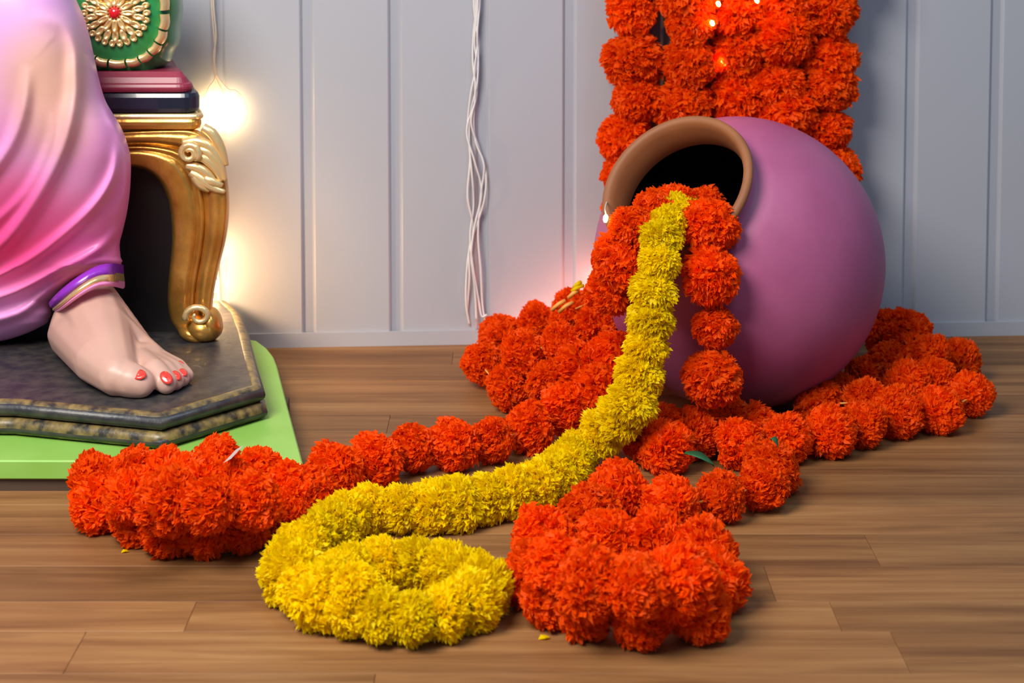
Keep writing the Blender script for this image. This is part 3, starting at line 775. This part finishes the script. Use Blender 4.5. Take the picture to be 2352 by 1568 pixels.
# back of the drapery
for i in range(NV + 1):
    L_, R_ = V[i * (NU + 1)], V[i * (NU + 1) + NU]
    V.append(L_ + Vector((0.0, 0.03, 0))); V.append(R_ + Vector((-0.012, 0.03, 0)))
for i in range(NV):
    a, b = nf + 2 * i, nf + 2 * i + 2
    F.append((a, b, b + 1, a + 1))
    F.append((i * (NU + 1), (i + 1) * (NU + 1), b, a)); F.append((i * (NU + 1) + NU, a + 1, b + 1, (i + 1) * (NU + 1) + NU))
F.append(tuple(range(NU + 1)) + (nf + 1, nf)); F.append(tuple(range(NV * (NU + 1), NV * (NU + 1) + NU + 1)) + (nf + 2 * NV + 1, nf + 2 * NV))
bm = bmesh.new(); bv = [bm.verts.new(v) for v in V]
for f in F: bm.faces.new([bv[i] for i in f])
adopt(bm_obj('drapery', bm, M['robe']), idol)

# foot: one continuous skin grown from overlapping rounded masses
def chain(bm, pts, n=16):
    for (p, r), (q, s) in zip(pts, pts[1:]):
        for k in range(n + 1):
            t = k / n; c = p.lerp(q, t); rr = r + (s - r) * t
            bmesh.ops.create_icosphere(bm, subdivisions=2, radius=rr, matrix=Matrix.Translation(c))
def fz(px, py, r, lift=0.0): return (at(px, py, z=PZ + r * 0.92 + lift), r)
def fY(px, py, Y, r): return (at(px, py, Y=Y), r)
bm = bmesh.new()
ank = fY(203, 640, -0.310, 0.036); ank2 = fY(205, 706, -0.322, 0.0350)
heel = fz(172, 765, 0.030)
inst = fY(232, 765, -0.375, 0.034)
ball = fz(268, 862, 0.0215); ball2 = fz(283, 828, 0.0205); ball3 = fz(345, 822, 0.0165)
mid_m = fz(225, 828, 0.026); mid_l = fz(315, 805, 0.020)
chain(bm, [ank2, inst, ball]); chain(bm, [ank2, heel, mid_m, ball]); chain(bm, [inst, mid_l, ball3]); chain(bm, [inst, ball2])
chain(bm, [mid_m, ball2], 6); chain(bm, [ball, ball2, ball3], 6); chain(bm, [heel, mid_l], 8); chain(bm, [ank2, mid_l], 8)
toes = [[fz(272, 862, 0.020), fz(300, 872, 0.0185), fz(324, 881, 0.0150)],
        [fz(318, 826, 0.0150, 0.004), fz(354, 852, 0.0135, 0.007), fz(382, 880, 0.0118)],
        [fz(340, 830, 0.0130, 0.003), fz(378, 850, 0.0115, 0.006), fz(403, 876, 0.0100)],
        [fz(352, 826, 0.0120, 0.003), fz(395, 846, 0.0105, 0.005), fz(418, 870, 0.0092)],
        [fz(360, 822, 0.0115, 0.002), fz(408, 842, 0.0095, 0.003), fz(429, 863, 0.0085)]]
for t_ in toes: chain(bm, t_, 9)
foot = bm_obj('foot', bm, M['skin']); adopt(foot, idol)
md = foot.modifiers.new('skin', 'REMESH'); md.mode = 'VOXEL'; md.voxel_size = 0.0014; md.use_smooth_shade = True
ms = foot.modifiers.new('soften', 'SMOOTH'); ms.factor = 0.5; ms.iterations = 40
# painted nails: shallow domes lying on the toe tips
for t_, (nx, ny), rr in zip(toes, ((317, 859), (382, 867), (405, 862), (421, 855), (414, 838)), (0.0078, 0.0070, 0.0055, 0.0048, 0.0050)):
    tip, rt_ = t_[2]; prev = t_[1][0]
    d = (tip - prev).normalized()
    rr_d = ray(nx, ny).normalized()
    # meet the toe: nearest approach of the view line to the toe tip, lifted onto its surface
    base_c = tip if (nx, ny) != (414, 838) else t_[1][0].lerp(tip, 0.35)
    s_ = (base_c - CAM).dot(rr_d); q = CAM + rr_d * s_
    nrm = (q - base_c); 
    off2 = max(rt_ ** 2 - nrm.length ** 2, (rt_ * 0.35) ** 2)
    c = q - rr_d * math.sqrt(off2) ; nrm = (c - base_c).normalized()
    side = nrm.cross(d).normalized(); fwd = side.cross(nrm)
    V, F = [], []
    for ring in range(4):
        for k in range(14):
            a = 2 * math.pi * k / 14; q_ = ring / 3
            x_, y_ = q_ * rr * 1.15 * math.cos(a), q_ * rr * 0.82 * math.sin(a)
            V.append(c + fwd * x_ + side * y_ + nrm * (0.0012 - (x_ * x_ * 0.35 + y_ * y_) / (2 * rt_) * 1.0))
    for ring in range(3):
        for k in range(14):
            F.append((ring * 14 + k, (ring + 1) * 14 + k, (ring + 1) * 14 + (k + 1) % 14, ring * 14 + (k + 1) % 14))
    o = mesh_obj('toenail', V, F, M['nail']); adopt(o, idol)
    o['label'] = 'red painted toenail'
    so = o.modifiers.new('thick', 'SOLIDIFY'); so.thickness = 0.0012; so.offset = -1
# hem bands round the ankle
def band(name, pts, rad, mat):
    o = tube(name, catmull([at(x, y_, Y=Y) for x, y_, Y in pts], 8), rad, mat, idol, 12); return o
def ribbon(name, up, lo, mat, bulge=0.003):
    """flat cloth band between an upper and a lower edge, wrapped round the front of the ankle"""
    n = 28
    U = catmull([at(x, y_, Y=Y) for x, y_, Y in up], n // (len(up) - 1) + 1); L = catmull([at(x, y_, Y=Y) for x, y_, Y in lo], n // (len(lo) - 1) + 1)
    V, F = [], []; m_ = min(len(U), len(L))
    for k in range(m_):
        a, b = U[k], L[k]
        for t, d in ((0, 0), (0.25, bulge * .8), (0.5, bulge), (0.75, bulge * .8), (1, 0), (1, -0.008), (0, -0.008)):
            V.append(a.lerp(b, t) + Vector((0, -d, 0)))
    for k in range(m_ - 1):
        for q in range(7): F.append((k * 7 + q, k * 7 + (q + 1) % 7, k * 7 + 7 + (q + 1) % 7, k * 7 + 7 + q))
    F.append(tuple(range(7))); F.append(tuple((m_ - 1) * 7 + q for q in range(7)))
    bm = bmesh.new(); bv = [bm.verts.new(v) for v in V]
    for f in F: bm.faces.new([bv[i_] for i_ in f])
    o = bm_obj(name, bm, mat); o.data.set_sharp_from_angle(angle=math.radians(50)); adopt(o, idol)
e1 = [(280, 612, -0.300), (256, 609, -0.350), (222, 613, -0.366), (188, 630, -0.374), (155, 653, -0.376), (128, 676, -0.366), (112, 694, -0.335)]
e2 = [(281, 633, -0.302), (258, 630, -0.355), (226, 633, -0.371), (194, 649, -0.379), (164, 671, -0.380), (138, 693, -0.370), (120, 708, -0.338)]
e3 = [(283, 651, -0.304), (259, 647, -0.357), (229, 648, -0.373), (199, 662, -0.381), (170, 681, -0.382), (144, 701, -0.372), (125, 714, -0.340)]
e4 = [(283, 663, -0.302), (260, 658, -0.353), (232, 658, -0.369), (203, 670, -0.377), (176, 687, -0.378), (150, 706, -0.369), (130, 718, -0.338)]
ribbon('hem_band', e1, e2, M['purple'], 0.004)
ribbon('gold_band', e2, e3, M['gold_bright'], 0.003)
ribbon('hem_edge', e3, e4, M['robe'], 0.003)

# ------------------------------------------------------------------ small bits
tg = at(537, 1042, z=0.078)
ta, tb = at(522, 1058, z=0.076), at(550, 1028, z=0.078); tw = Vector((0.0035, 0, 0.002)); td = Vector((0, 0.0006, 0))
t_o = mesh_obj('paper_tag', [ta - tw, ta + tw, tb + tw, tb - tw, ta - tw + td, ta + tw + td, tb + tw + td, tb - tw + td],
               [(0, 1, 2, 3), (7, 6, 5, 4), (0, 4, 5, 1), (1, 5, 6, 2), (2, 6, 7, 3), (3, 7, 4, 0)], M['paper'], smooth=False)
tag(t_o, 'small white paper tag stuck between flowers of the left coil', 'tag')
def leaf(p, q, w, label):
    p, q = Vector(p), Vector(q); d = q - p; s = d.cross(Vector((0, 0, 1))).normalized(); V, F = [], []
    for k in range(7):
        t = k / 6; c = p + d * t + Vector((0, 0, 0.004 * math.sin(math.pi * t))); ww = w * math.sin(math.pi * min(1, 0.08 + t * 0.92)) 
        V += [c - s * ww + Vector((0, 0, 0.0015)), c, c + s * ww + Vector((0, 0, 0.0015))]
    for k in range(6):
        a = k * 3; F += [(a, a + 1, a + 4, a + 3), (a + 1, a + 2, a + 5, a + 4)]
    o = mesh_obj('leaf', V, F, M['leaf']); so = o.modifiers.new('thick', 'SOLIDIFY'); so.thickness = 0.0006
    tag(o, label, 'leaf'); return o
leaf(at(1572, 1042, z=0.034), at(1640, 1070, z=0.026), 0.0075, 'narrow dark green leaf between the flowers in front of the pot')
leaf(at(1770, 1010, z=0.062), at(1788, 1028, z=0.056), 0.0042, 'tiny green leaf tip on the garland right of the leaf in front of the pot')
def scrap(px, py, mat, label, s=0.006):
    c = at(px, py, z=0.0012); V = [c + Vector(v) for v in ((-s, -s * .4, 0), (s * .2, -s * .7, 0.0015), (s, 0, 0.0005), (s * .3, s * .6, 0.001), (-s * .6, s * .5, 0.0015))]
    V += [v + Vector((0, 0, -0.0008)) for v in V]
    o = mesh_obj('fallen_petal', V, [(0, 1, 2, 3, 4), (9, 8, 7, 6, 5)] + [(k, 5 + k, 5 + (k + 1) % 5, (k + 1) % 5) for k in range(5)], mat, smooth=False)
    tag(o, label, 'petal', 'petals fallen on the floor')
scrap(287, 1266, M['yellow'], 'yellow petal scrap on the floor below the left coil', 0.003)
scrap(1250, 1464, M['yellow'], 'yellow petal scrap on the floor below the front right coil', 0.0045)
for (xa, ya, xb, yb_), mt in (((1268, 712, 1298, 690), 'stem'), ((1284, 716, 1316, 694), 'stem'), ((1306, 684, 1328, 668), 'stem'), ((1314, 668, 1340, 656), 'yellow'), ((1318, 662, 1334, 648), 'yellow')):
    o = tube('straw', [at(xa, ya, Y=-0.262), at((xa + xb) / 2, (ya + yb_) / 2 - 3, Y=-0.266), at(xb, yb_, Y=-0.262)], 0.0024, M[mt], g_left, 6)
